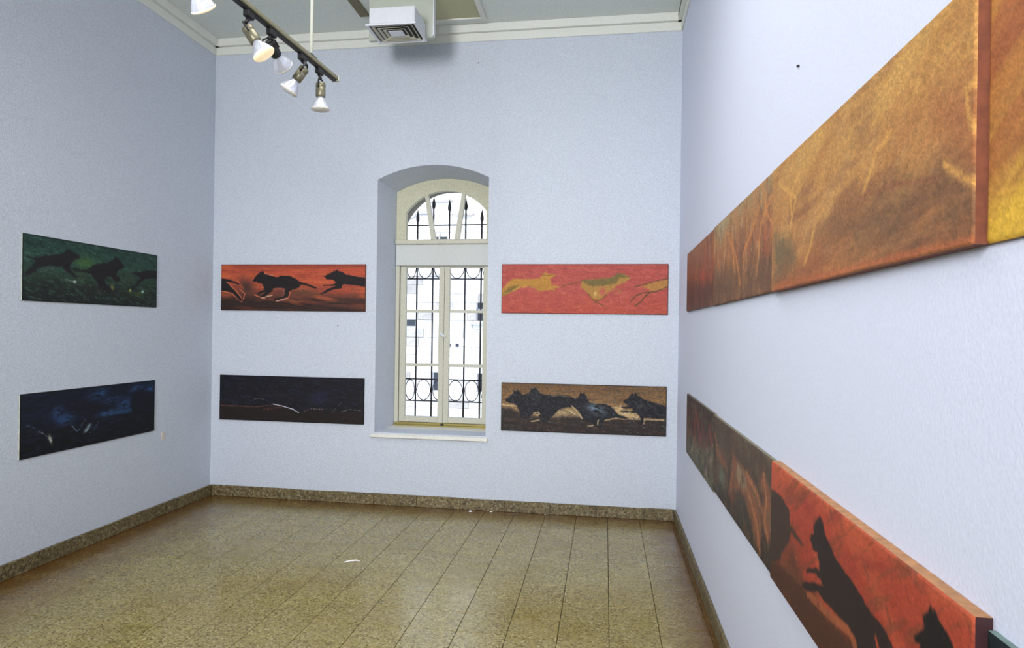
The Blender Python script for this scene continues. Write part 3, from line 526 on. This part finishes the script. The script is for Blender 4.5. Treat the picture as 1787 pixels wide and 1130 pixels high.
def art_U3(p):
    p.grad([(0, (188, 136, 64)), (.35, (182, 124, 60)), (.7, (166, 106, 58)), (.92, (150, 88, 50)), (1, (162, 90, 50))], .12, .6, .25)
    p.streaks((204, 152, 76), .5, .12, -.35, .45, .7, .55); p.streaks((152, 94, 52), .5, .12, -.3, .5, .72, .5); p.streaks((178, 136, 84), .12, .03, -.5, .55, .75, .4); p.poly('k4', (190, 136, 66), .12, .45, .06)
    p.poly('k1', (112, 80, 54), .11, .9, .09); p.poly('k2', (112, 92, 62), .06, .9, .06); p.poly('k3', (152, 84, 50), .12, .65, .06); p.blob('c3', .25, .05, (104, 76, 54), .7, -.1, .3)
    p.streaks((182, 116, 62), .3, .05, -.15, .58, .74, .5); p.streaks((128, 84, 54), .3, .06, -.1, .58, .74, .5)
    for k in ('s4', 's5', 's6', 't4', 't5'): p.stroke(k, .05, (206, 156, 76), .45, 1, .3)
    p.stroke('t3', .02, (196, 140, 72), .5, 1, .3)
    for k in ('s1', 's2', 's3', 's7', 's8', 's9'): p.stroke(k, .014, (216, 156, 70), .75, .9, .2)
    p.stroke('t1', .012, (178, 94, 52), .8, .9); p.stroke('t2', .01, (140, 84, 54), .6, .9); p.grain(.2)
def art_U2(p):
    p.grad([(0, (158, 128, 82)), (.25, (166, 112, 62)), (.55, (156, 92, 54)), (.8, (112, 76, 50)), (1, (116, 70, 44))], .12, .2, .1)
    p.streaks((186, 122, 62), .05, .12, .25, .5, .66, .65); p.streaks((116, 76, 50), .05, .12, -.2, .54, .68, .6); p.streaks((176, 158, 118), .04, .06, .2, .64, .74, .5)
    p.poly('k1', (106, 76, 54), .08, .6, .06); p.blob('c1', .12, .06, (172, 154, 116), .8, 0, .2); p.blob('c3', .1, .05, (172, 80, 46), .6, 0, .3)
    for k in ('s1', 's2', 's4', 's5', 's6', 's7'): p.stroke(k, .02, (204, 124, 56), .8, .9, .25)
    p.grain(.2)
def art_U1(p):
    p.grad([(0, (158, 96, 54)), (.35, (150, 78, 46)), (.6, (140, 66, 42)), (.8, (98, 56, 42)), (1, (104, 66, 46))], .12, .2, .1); p.streaks((176, 96, 52), .07, .08, 0, .52, .68, .6); p.streaks((104, 66, 50), .08, .1, 0, .55, .7, .5)
    p.blob('c1', .14, .05, (180, 72, 46), .9, 0, .2); p.blob('c2', .12, .05, (140, 116, 84), .5, 0, .3); p.blob('c3', .1, .05, (170, 108, 58), .6, 0, .3); p.stroke('s1', .03, (168, 140, 110), .6, .9, .3); p.stroke('s2', .03, (184, 110, 56), .7, .9, .25); p.poly('k1', (92, 58, 46), .05, .55, .05); p.grain(.2)
def art_U4(p):
    p.grad([(0, (158, 84, 48)), (.3, (168, 98, 52)), (.6, (176, 118, 50)), (1, (184, 132, 46))], .12, .3, .15); p.streaks((196, 136, 56), .3, .06, -.7, .5, .66, .6); p.streaks((150, 78, 46), .3, .05, -.6, .55, .7, .5)
    p.poly('y', (216, 168, 44), .05, .95, .03); p.stroke('s1', .03, (198, 150, 52), .5, .9); p.stroke('s2', .03, (190, 122, 50), .5, .9); p.grain(.16)
def art_G4(p):
    p.grad([(0, (18, 30, 34)), (.5, (22, 32, 30)), (1, (28, 26, 24))], .1); p.streaks((40, 58, 56), .2, .04, .3, .55, .7, .5); p.grain(.25)
def art_Z(p): p.C[:] = (150, 90, 50); p.grain(.2)

m_art = bpy.data.materials.new('oil_paint_on_canvas'); m_art.use_nodes = True
nt = m_art.node_tree; N = nt.nodes; b = N['Principled BSDF']; at = N.new('ShaderNodeVertexColor'); at.layer_name = 'Col'
nt.links.new(at.outputs['Color'], b.inputs['Base Color']); b.inputs['Roughness'].default_value = .62; b.inputs['Specular IOR Level'].default_value = .25
tc = N.new('ShaderNodeTexCoord'); t = N.new('ShaderNodeTexNoise'); t.inputs['Scale'].default_value = 260; t.inputs['Detail'].default_value = 4
bp = N.new('ShaderNodeBump'); bp.inputs['Strength'].default_value = .35; bp.inputs['Distance'].default_value = .002
nt.links.new(tc.outputs['Object'], t.inputs['Vector']); nt.links.new(t.outputs['Fac'], bp.inputs['Height']); nt.links.new(bp.outputs['Normal'], b.inputs['Normal'])

def painting(key, art, o0, uax, nax, Lw, Hh, th, step, label, group, edge_col, edge_label=None, end_col=None):
    """o0: top-left corner of the painted face, uax: direction left to right, nax: outward normal"""
    root = empty('painting', Vector(o0)+Vector(uax)*Lw/2-Vector((0, 0, Hh))-Vector(nax)*th)
    tag(root, label, 'painting', group)
    p = Paint(key, Lw, Hh, step); art(p)
    ny, nx = p.ny+1, p.nx+1
    base = Vector(o0)-root.location
    co = np.empty((ny, nx, 3)); bw_ = .0035
    dd = np.minimum(np.minimum(p.X, Lw-p.X), np.minimum(p.Y, Hh-p.Y)); dep = np.where(dd < 1e-9, bw_, 0.)
    for c in range(3): co[..., c] = base[c]+p.X*uax[c]-dep*nax[c]-(p.Y if c == 2 else 0)
    me = bpy.data.meshes.new('painted_face'); idx = np.arange(ny*nx).reshape(ny, nx)
    f = np.stack([idx[:-1, :-1], idx[1:, :-1], idx[1:, 1:], idx[:-1, 1:]], -1).reshape(-1, 4)
    me.vertices.add(ny*nx); me.vertices.foreach_set('co', co.reshape(-1)); me.loops.add(f.size); me.loops.foreach_set('vertex_index', f.reshape(-1).astype(np.int32))
    me.polygons.add(len(f)); me.polygons.foreach_set('loop_start', np.arange(0, f.size, 4, dtype=np.int32)); me.polygons.foreach_set('loop_total', np.full(len(f), 4, np.int32)); me.update(calc_edges=True)
    lum = p.C @ np.array([.3, .59, .11]); p.C = p.C*.87+lum[..., None]*.13; v = np.clip(p.C, 0, 255)/255; v = np.where(v <= .04045, v/12.92, ((v+.055)/1.055)**2.4)
    ca = me.color_attributes.new('Col', 'FLOAT_COLOR', 'POINT'); ca.data.foreach_set('color', np.concatenate([v, np.ones((ny, nx, 1))], -1).reshape(-1))
    me.materials.append(m_art); me.polygons.foreach_set('use_smooth', np.ones(len(f), bool))
    o = bpy.data.objects.new('painted_face', me); COL.objects.link(o); o.parent = root
    bm = bmesh.new(); U = Vector(uax); Nn = Vector(nax); Z = Vector((0, 0, 1)); q = []
    for d in (bw_, th-.001):
        for a, z in ((0, 0), (Lw, 0), (Lw, -Hh), (0, -Hh)): q.append(bm.verts.new(base+U*a+Z*z-Nn*d))
    for k in ((0, 2) if end_col else range(4)): bm.faces.new((q[k], q[(k+1) % 4], q[4+(k+1) % 4], q[4+k]))
    bm.faces.new(q[4:])
    if end_col:
        m_end = mat('canvas_end_paint', end_col, .75, noise=(40, .6, tuple(int(c*.7) for c in end_col)))
        for a in (0, Lw):
            b2 = bmesh.new(); b2.faces.new([b2.verts.new(base+U*a+Z*z-Nn*d) for z, d in ((0, bw_), (0, th-.001), (-Hh, th-.001), (-Hh, bw_))])
            e2 = link('canvas_end', b2, m_end, root); e2['label'] = 'dark purplish end of the canvas'
    me_ = mat('canvas_edge_paint', edge_col, .75, noise=(40, .6, tuple(int(c*.72) for c in edge_col)), bump=(200, .3, .002))
    e = link('canvas_edge', bm, me_, root)
    if edge_label: e['label'] = edge_label
    return root
G_B, G_L, G_R = 'canvases of running animals on the window wall', 'canvases on the left wall', 'canvases in rows along the right wall'
ZT, ZM, ZN, ZB_ = 2.181, 1.750, 1.1475, .729
fx = ((1, 0, 0), (0, -1, 0)); t_ = .022
painting('A', art_A, (-3.577, D-t_, ZT), *fx, 1.42, ZT-ZM, t_, .0033, 'orange red canvas with two black running wolves, upper left of the window', G_B, (120, 70, 48))
painting('B', art_B, (-3.577, D-t_, ZN-.006), *fx, 1.42, .42, t_, .0033, 'nearly black canvas with a thin white streak, lower left of the window', G_B, (20, 18, 24))
painting('C', art_C, (-.905, D-t_, ZT), *fx, 1.425, ZT-ZM, t_, .0033, 'pinkish red canvas with ochre running dogs, upper right of the window', G_B, (130, 60, 50))
painting('D', art_D, (-.895, D-t_, ZN-.009), *fx, 1.415, .422, t_, .0033, 'brown canvas with a pack of black wolves, lower right of the window', G_B, (50, 36, 26))
fx = ((0, 1, 0), (1, 0, 0))
te = .013
painting('E', art_E, (XL+te, 4.066, ZT-.004), *fx, 1.41, ZT-ZM, te, .0036, 'dark green canvas with black running animals, upper one on the left wall', G_L, (196, 200, 188), 'pale unpainted edge')
painting('F', art_F, (XL+te, 4.062, ZN), *fx, 1.405, ZN-ZB_, te, .0036, 'dark navy canvas with blue smears, lower one on the left wall', G_L, (196, 200, 188), 'pale unpainted edge')
fx = ((0, -1, 0), (-1, 0, 0))
def rpaint(key, art, y0, y1, zt, zb, th, step, label, ec, el=None, end=None):
    painting(key, art, (XR-th, y0-.002, zt), *fx, y0-y1-.004, zt-zb, th, step, label, G_R, ec, el, end)
rpaint('U1', art_U1, 5.60, 4.255, 2.186, 1.757, .018, .006, 'rust brown canvas farthest along the upper row, nearest the window-wall corner', (96, 60, 40))
rpaint('U2', art_U2, 4.255, 2.735, 2.192, 1.753, .018, .005, 'tan and brown canvas with orange strokes, second from the corner in the upper row', (84, 62, 36))
rpaint('U3', art_U3, 2.735, 1.288, 2.182, 1.749, .030, .0032, 'large golden brown canvas with sweeping strokes, upper row above the red wolf canvas', (122, 66, 42), 'reddish brown edge')
rpaint('U4', art_U4, 1.288, -.14, 2.187, 1.749, .012, .004, 'golden canvas with a bright yellow lower area at the right end of the upper row', (170, 120, 60))
rpaint('G1', art_G1, 5.49, 4.150, 1.156, .727, .018, .006, 'dark mottled red and green canvas farthest along the lower row, near the corner', (128, 122, 100), 'grey painted edge')
rpaint('G2', art_G2, 4.150, 2.690, 1.150, .740, .018, .005, 'grey brown canvas with orange flame shapes, second from the corner in the lower row', (140, 136, 112), 'greenish grey edge')
rpaint('G3', art_G3, 2.690, 1.268, 1.156, .748, .030, .0032, 'bright red canvas with black wolves raising pointed ears, in the lower row', (196, 142, 96), 'ochre upper edge', (58, 26, 30))
rpaint('G4', art_G4, 1.262, -.16, 1.140, .74, .016, .006, 'blackish green canvas peeking in at the bottom right corner', (120, 146, 140), 'pale green edge')

# ---------------------------------------------------------------- track and spotlights
TA, TB = Vector((-1.481, 2.0, 2.886)), Vector((-1.403, 3.60, 2.886))
def tp(y): return TA.lerp(TB, (y-TA.y)/(TB.y-TA.y))
T0 = tp(-.2)
tr = tag(empty('lighting_track', tuple(tp(1.7))), 'long olive grey lighting track hung below the ceiling at upper left', 'lighting track')
ang = math.atan2(TB.x-TA.x, TB.y-TA.y)
def toff(o): o.parent = tr; o.location = -tr.location; return o
bm = bmesh.new(); Lb = (TB-T0).length; box(bm, -.019, .019, 0, Lb, -.002, .018, .003)
bmesh.ops.transform(bm, matrix=Matrix.Translation(T0) @ Matrix.Rotation(-ang, 4, 'Z'), verts=bm.verts); toff(link('rail', bm, m_dkmetal))
bm = bmesh.new(); box(bm, -.010, .010, 0, Lb-.01, -.009, -.001)
bmesh.ops.transform(bm, matrix=Matrix.Translation(T0) @ Matrix.Rotation(-ang, 4, 'Z'), verts=bm.verts); o = toff(link('contact_slot', bm, m_black)); o['label'] = 'dark underside slot'
bm = bmesh.new(); box(bm, -.021, .021, Lb-.006, Lb+.012, -.006, .021, .003)
bmesh.ops.transform(bm, matrix=Matrix.Translation(T0) @ Matrix.Rotation(-ang, 4, 'Z'), verts=bm.verts); toff(link('end_cap', bm, m_rod))
for y in (3.32, .6):
    q = tp(y); bm = bmesh.new(); tube(bm, [(q.x, y, q.z+.016), (q.x, y, ZC)], .0085, 10); toff(link('suspension_rod', bm, m_rod, None, True))
    bm = bmesh.new(); box(bm, q.x-.016, q.x+.016, y-.035, y+.035, q.z+.014, q.z+.026, .003); toff(link('rod_clamp', bm, m_black))
    bm = bmesh.new(); lathe(bm, [(.03, ZC-.02), (.034, ZC-.004), (.034, ZC)], 20, Matrix.Translation((q.x, y, 0))); toff(link('ceiling_rose', bm, m_rod, None, True))
def spot(y, pivot, aim, label, lens, holder=None, tilt=0):
    """adapter on the track at y; pivot = offset of the yoke pivot; aim = direction of the beam"""
    q = tp(y); root = tag(empty('track_spotlight', tuple(q)), label, 'spotlight', 'spotlights on the track')
    def lk(name, bm, m, sm=False): o = link(name, bm, m, root, sm); return o
    bm = bmesh.new(); box(bm, -.013, .013, -.028, .028, -.036, -.006, .004); lk('track_adapter', bm, m_black)
    pv = Vector(pivot); a = Vector(aim).normalized()
    side = a.cross(Vector((0, 0, 1)));
    if side.length < .25: side = Vector((0, 1, 0)) if tilt else Vector((1, 0, 0))
    side.normalize(); side = (side-a*side.dot(a)).normalized()
    bm = bmesh.new(); tube(bm, [(0, 0, -.034), Vector((0, 0, -.034)).lerp(pv, .55), pv], [.010, .008, .007], 10)
    lk('stem', bm, m_black, True)
    bm = bmesh.new(); w = .031
    tube(bm, [pv-a*.004+side*0, pv+side*w*.75, pv+side*w+a*.012, pv+side*w+a*.045], .0038, 8); tube(bm, [pv-a*.004, pv-side*w*.75, pv-side*w+a*.012, pv-side*w+a*.045], .0038, 8)
    lk('yoke', bm, m_black, True)
    R_ = a.to_track_quat('Z', 'Y').to_matrix().to_4x4(); Mx = Matrix.Translation(pv+a*.012) @ R_
    bm = bmesh.new(); lathe(bm, [(.012, 0), (.021, .002), (.024, .008), (.024, .024), (.0225, .026), (.0225, .029), (.024, .031), (.024, .070), (.021, .074), (.016, .074)], 28, Mx); lk('lamp_holder', bm, holder or m_holder, True)
    bm = bmesh.new(); lathe(bm, [(.014, .068), (.017, .076), (.020, .083), (.030, .098), (.039, .113), (.0445, .126), (.046, .131)], 32, Mx)
    bu = lk('bulb', bm, m_refl, True)
    bm = bmesh.new(); lathe(bm, [(.0462, .1295), (.0468, .1335), (.044, .1375), (.028, .1425), (.01, .1445), (0, .1448)], 32, Mx)
    ln = link('bulb_lens', bm, lens, bu, True); return root, Mx
spots = []
spots.append(spot(2.33, (-.004, .0, -.030), (.12, .50, -.62), 'spotlight cut off by the top left edge of the photo, only its bulb in view', m_warm))
spots.append(spot(2.75, (-.018, 0, -.058), (.52, .10, -.80), 'first spotlight with glowing cream bulb aimed at the right wall', m_warm))
spots.append(spot(2.935, (-.018, .0, -.046), (.10, .92, -.55), 'second spotlight, black holder partly hidden behind the first bulb', m_glass_w, m_black))
spots.append(spot(3.225, (.022, .0, -.058), (-.50, -.12, -.76), 'third spotlight tilted toward the left wall beside the hanging rod', m_glass_w))
spots.append(spot(3.41, (.008, 0, -.062), (0, 0, -1), 'last spotlight hanging straight down at the end of the track', m_glass_w, None, 1))

# ---------------------------------------------------------------- air diffuser, shaft, conduit, hatch
ac = tag(empty('air_diffuser', (-1.64, 5.49, 3.9)), 'white square ceiling air diffuser with nested louvres on a white box', 'air vent')
def ap(name, bm, m, parent=None, sm=False):
    o = link(name, bm, m, parent or ac, sm)
    if parent is None: o.location = (1.64, -5.49, -3.9)
    return o
x0, x1, y0, y1 = -1.835, -1.441, 5.310, 5.670
bm = bmesh.new(); box(bm, x0+.022, x1-.012, y0+.018, y1-.002, 3.918, 4.045, .006); ap('neck_box', bm, m_white)
bm = bmesh.new(); box(bm, x0+.018, x1-.018, y0+.018, y1-.004, 3.914, 3.919); ap('dark_cavity', bm, m_slot)
def frame(x0, x1, y0, y1, w, zo, zi, zt, m, name):
    bm = bmesh.new(); o_ = [(x0, y0), (x1, y0), (x1, y1), (x0, y1)]; i_ = [(x0+w, y0+w), (x1-w, y0+w), (x1-w, y1-w), (x0+w, y1-w)]
    A = [bm.verts.new((*q, zo)) for q in o_]; B = [bm.verts.new((*q, zi)) for q in i_]; C_ = [bm.verts.new((*q, zo+zt)) for q in o_]; E2 = [bm.verts.new((*q, zi+zt)) for q in i_]
    for k in range(4):
        l = (k+1) % 4
        bm.faces.new((A[k], A[l], B[l], B[k])); bm.faces.new((C_[k], C_[l], E2[l], E2[k])); bm.faces.new((A[k], A[l], C_[l], C_[k])); bm.faces.new((B[k], B[l], E2[l], E2[k]))
    return ap(name, bm, m)
frame(x0, x1, y0, y1, .020, 3.900, 3.903, .014, m_white, 'outer_flange')
for k, d in enumerate((.036, .072, .108)): frame(x0+d, x1-d, y0+d*.92, y1-d*.92, .017, 3.902, 3.914, .003, m_cream, 'louvre')
bm = bmesh.new(); box(bm, x0+.140, x1-.140, y0+.128, y1-.128, 3.902, 3.908, .002); ap('centre_plate', bm, m_white)
sh = tag(empty('duct_drop', (-1.67, 5.70, 3.93)), 'pale grey boxed duct face behind the air diffuser, below the ceiling', 'duct')
bm = bmesh.new(); box(bm, -1.93, -1.396, 5.674, 5.715, 3.935, ZC, .002); o = link('panel', bm, m_shaft, sh); o.location = (1.67, -5.70, -3.93)
bm = bmesh.new(); box(bm, -1.396, -1.386, 5.671, 5.718, 3.95, ZC, .001); o = link('corner_bead', bm, m_white, sh); o.location = (1.67, -5.70, -3.93); o['label'] = 'pale corner strip'
cd = mkbox('cable_conduit', m_dark_beam, (-2.125, -2.040, 3.0, 6.02, ZC-.018, ZC), None, .004)
tag(cd, 'dark olive flat strip along the ceiling leading to the air diffuser', 'conduit')
ht = tag(empty('ceiling_hatch', (-1.4, 5.5, ZC)), 'olive ceiling panel with pale frame right of the duct', 'ceiling panel')
bm = bmesh.new(); box(bm, -1.93, -1.094, 4.7, 6.172, ZC-.012, ZC-.001, .001); o = link('panel', bm, m_olive, ht); o.location = (1.4, -5.5, -ZC)
for e in ((-1.094, -1.050, 4.66, 6.20), (-1.97, -1.094, 6.172, 6.20), (-1.97, -1.93, 4.66, 6.172), (-1.93, -1.094, 4.66, 4.70)):
    bm = bmesh.new(); box(bm, *e, ZC-.022, ZC-.001, .002); o = link('frame_strip', bm, m_corn, ht); o.location = (1.4, -5.5, -ZC)
bm = bmesh.new(); tube(bm, [(XR-.048, 5.3, 4.262), (XR-.048, 5.8, 4.262), (XR-.047, 6.15, 4.255), (XR-.047, 6.24, 4.24)], .004, 6)
tag(link('black_cable', bm, m_black, None, True), 'thin black cable along the right cornice near the far corner', 'cable')

# ---------------------------------------------------------------- small things
tag(mkbox('wall_label', m_label, (XL, XL+.004, 5.582, 5.632, .632, .70), None, .001), 'small beige caption card beside the lower navy canvas', 'label')
o = mkbox('wall_socket', m_wall, (-2.06, -1.915, D-.006, D, .108, .142), None, .002); tag(o, 'flat white cover plate just above the skirting under the window', 'cover plate')
def scrap(x, y, s, label, n=7):
    bm = bmesh.new(); r = random.Random(int(x*1000)); c = bm.verts.new((0, 0, s*.45)); vs = []
    for k in range(n):
        a = k*2*math.pi/n; vs.append(bm.verts.new((math.cos(a)*s*r.uniform(.6, 1.1), math.sin(a)*s*r.uniform(.4, .9), r.uniform(.001, s*.2))))
    for k in range(n): bm.faces.new((c, vs[k], vs[(k+1) % n]))
    bm.faces.new(vs[::-1]); o = link('paper_scrap', bm, m_paper); o.location = (x, y, .0005); tag(o, label, 'scrap', 'white scraps on the floor')
scrap(-1.145, 6.290, .024, 'white crumb at the foot of the skirting, left one of the pair'); scrap(-.965, 6.312, .017, 'smaller white crumb at the skirting, right one of the pair')
scrap(-.49, 6.325, .012, 'tiny white crumb at the skirting under the black wolf canvas')
bm = bmesh.new(); tube(bm, [(-1.735, 4.725, .004), (-1.70, 4.755, .008), (-1.66, 4.775, .007), (-1.63, 4.770, .004)], [.002, .006, .006, .002], 6); tag(link('white_shred', bm, m_paper, None, True), 'curled white shred lying on the tiles in mid floor', 'scrap')
def nail(name, pos, ax, label):
    bm = bmesh.new(); q = Vector(pos); tube(bm, [q, q+Vector(ax)*.008], .0045, 8); tag(link(name, bm, m_iron), label, 'nail', 'nails left in the walls')
nail('nail', (-2.421, D, 1.619), (0, -1, 0), 'small nail in the wall below the orange red wolf canvas'); nail('nail', (-1.144, D, 3.968), (0, -1, 0), 'small nail high on the wall below the duct'); nail('nail', (XR, 2.513, 2.474), (-1, 0, 0), 'small nail in the right wall above the golden canvas')
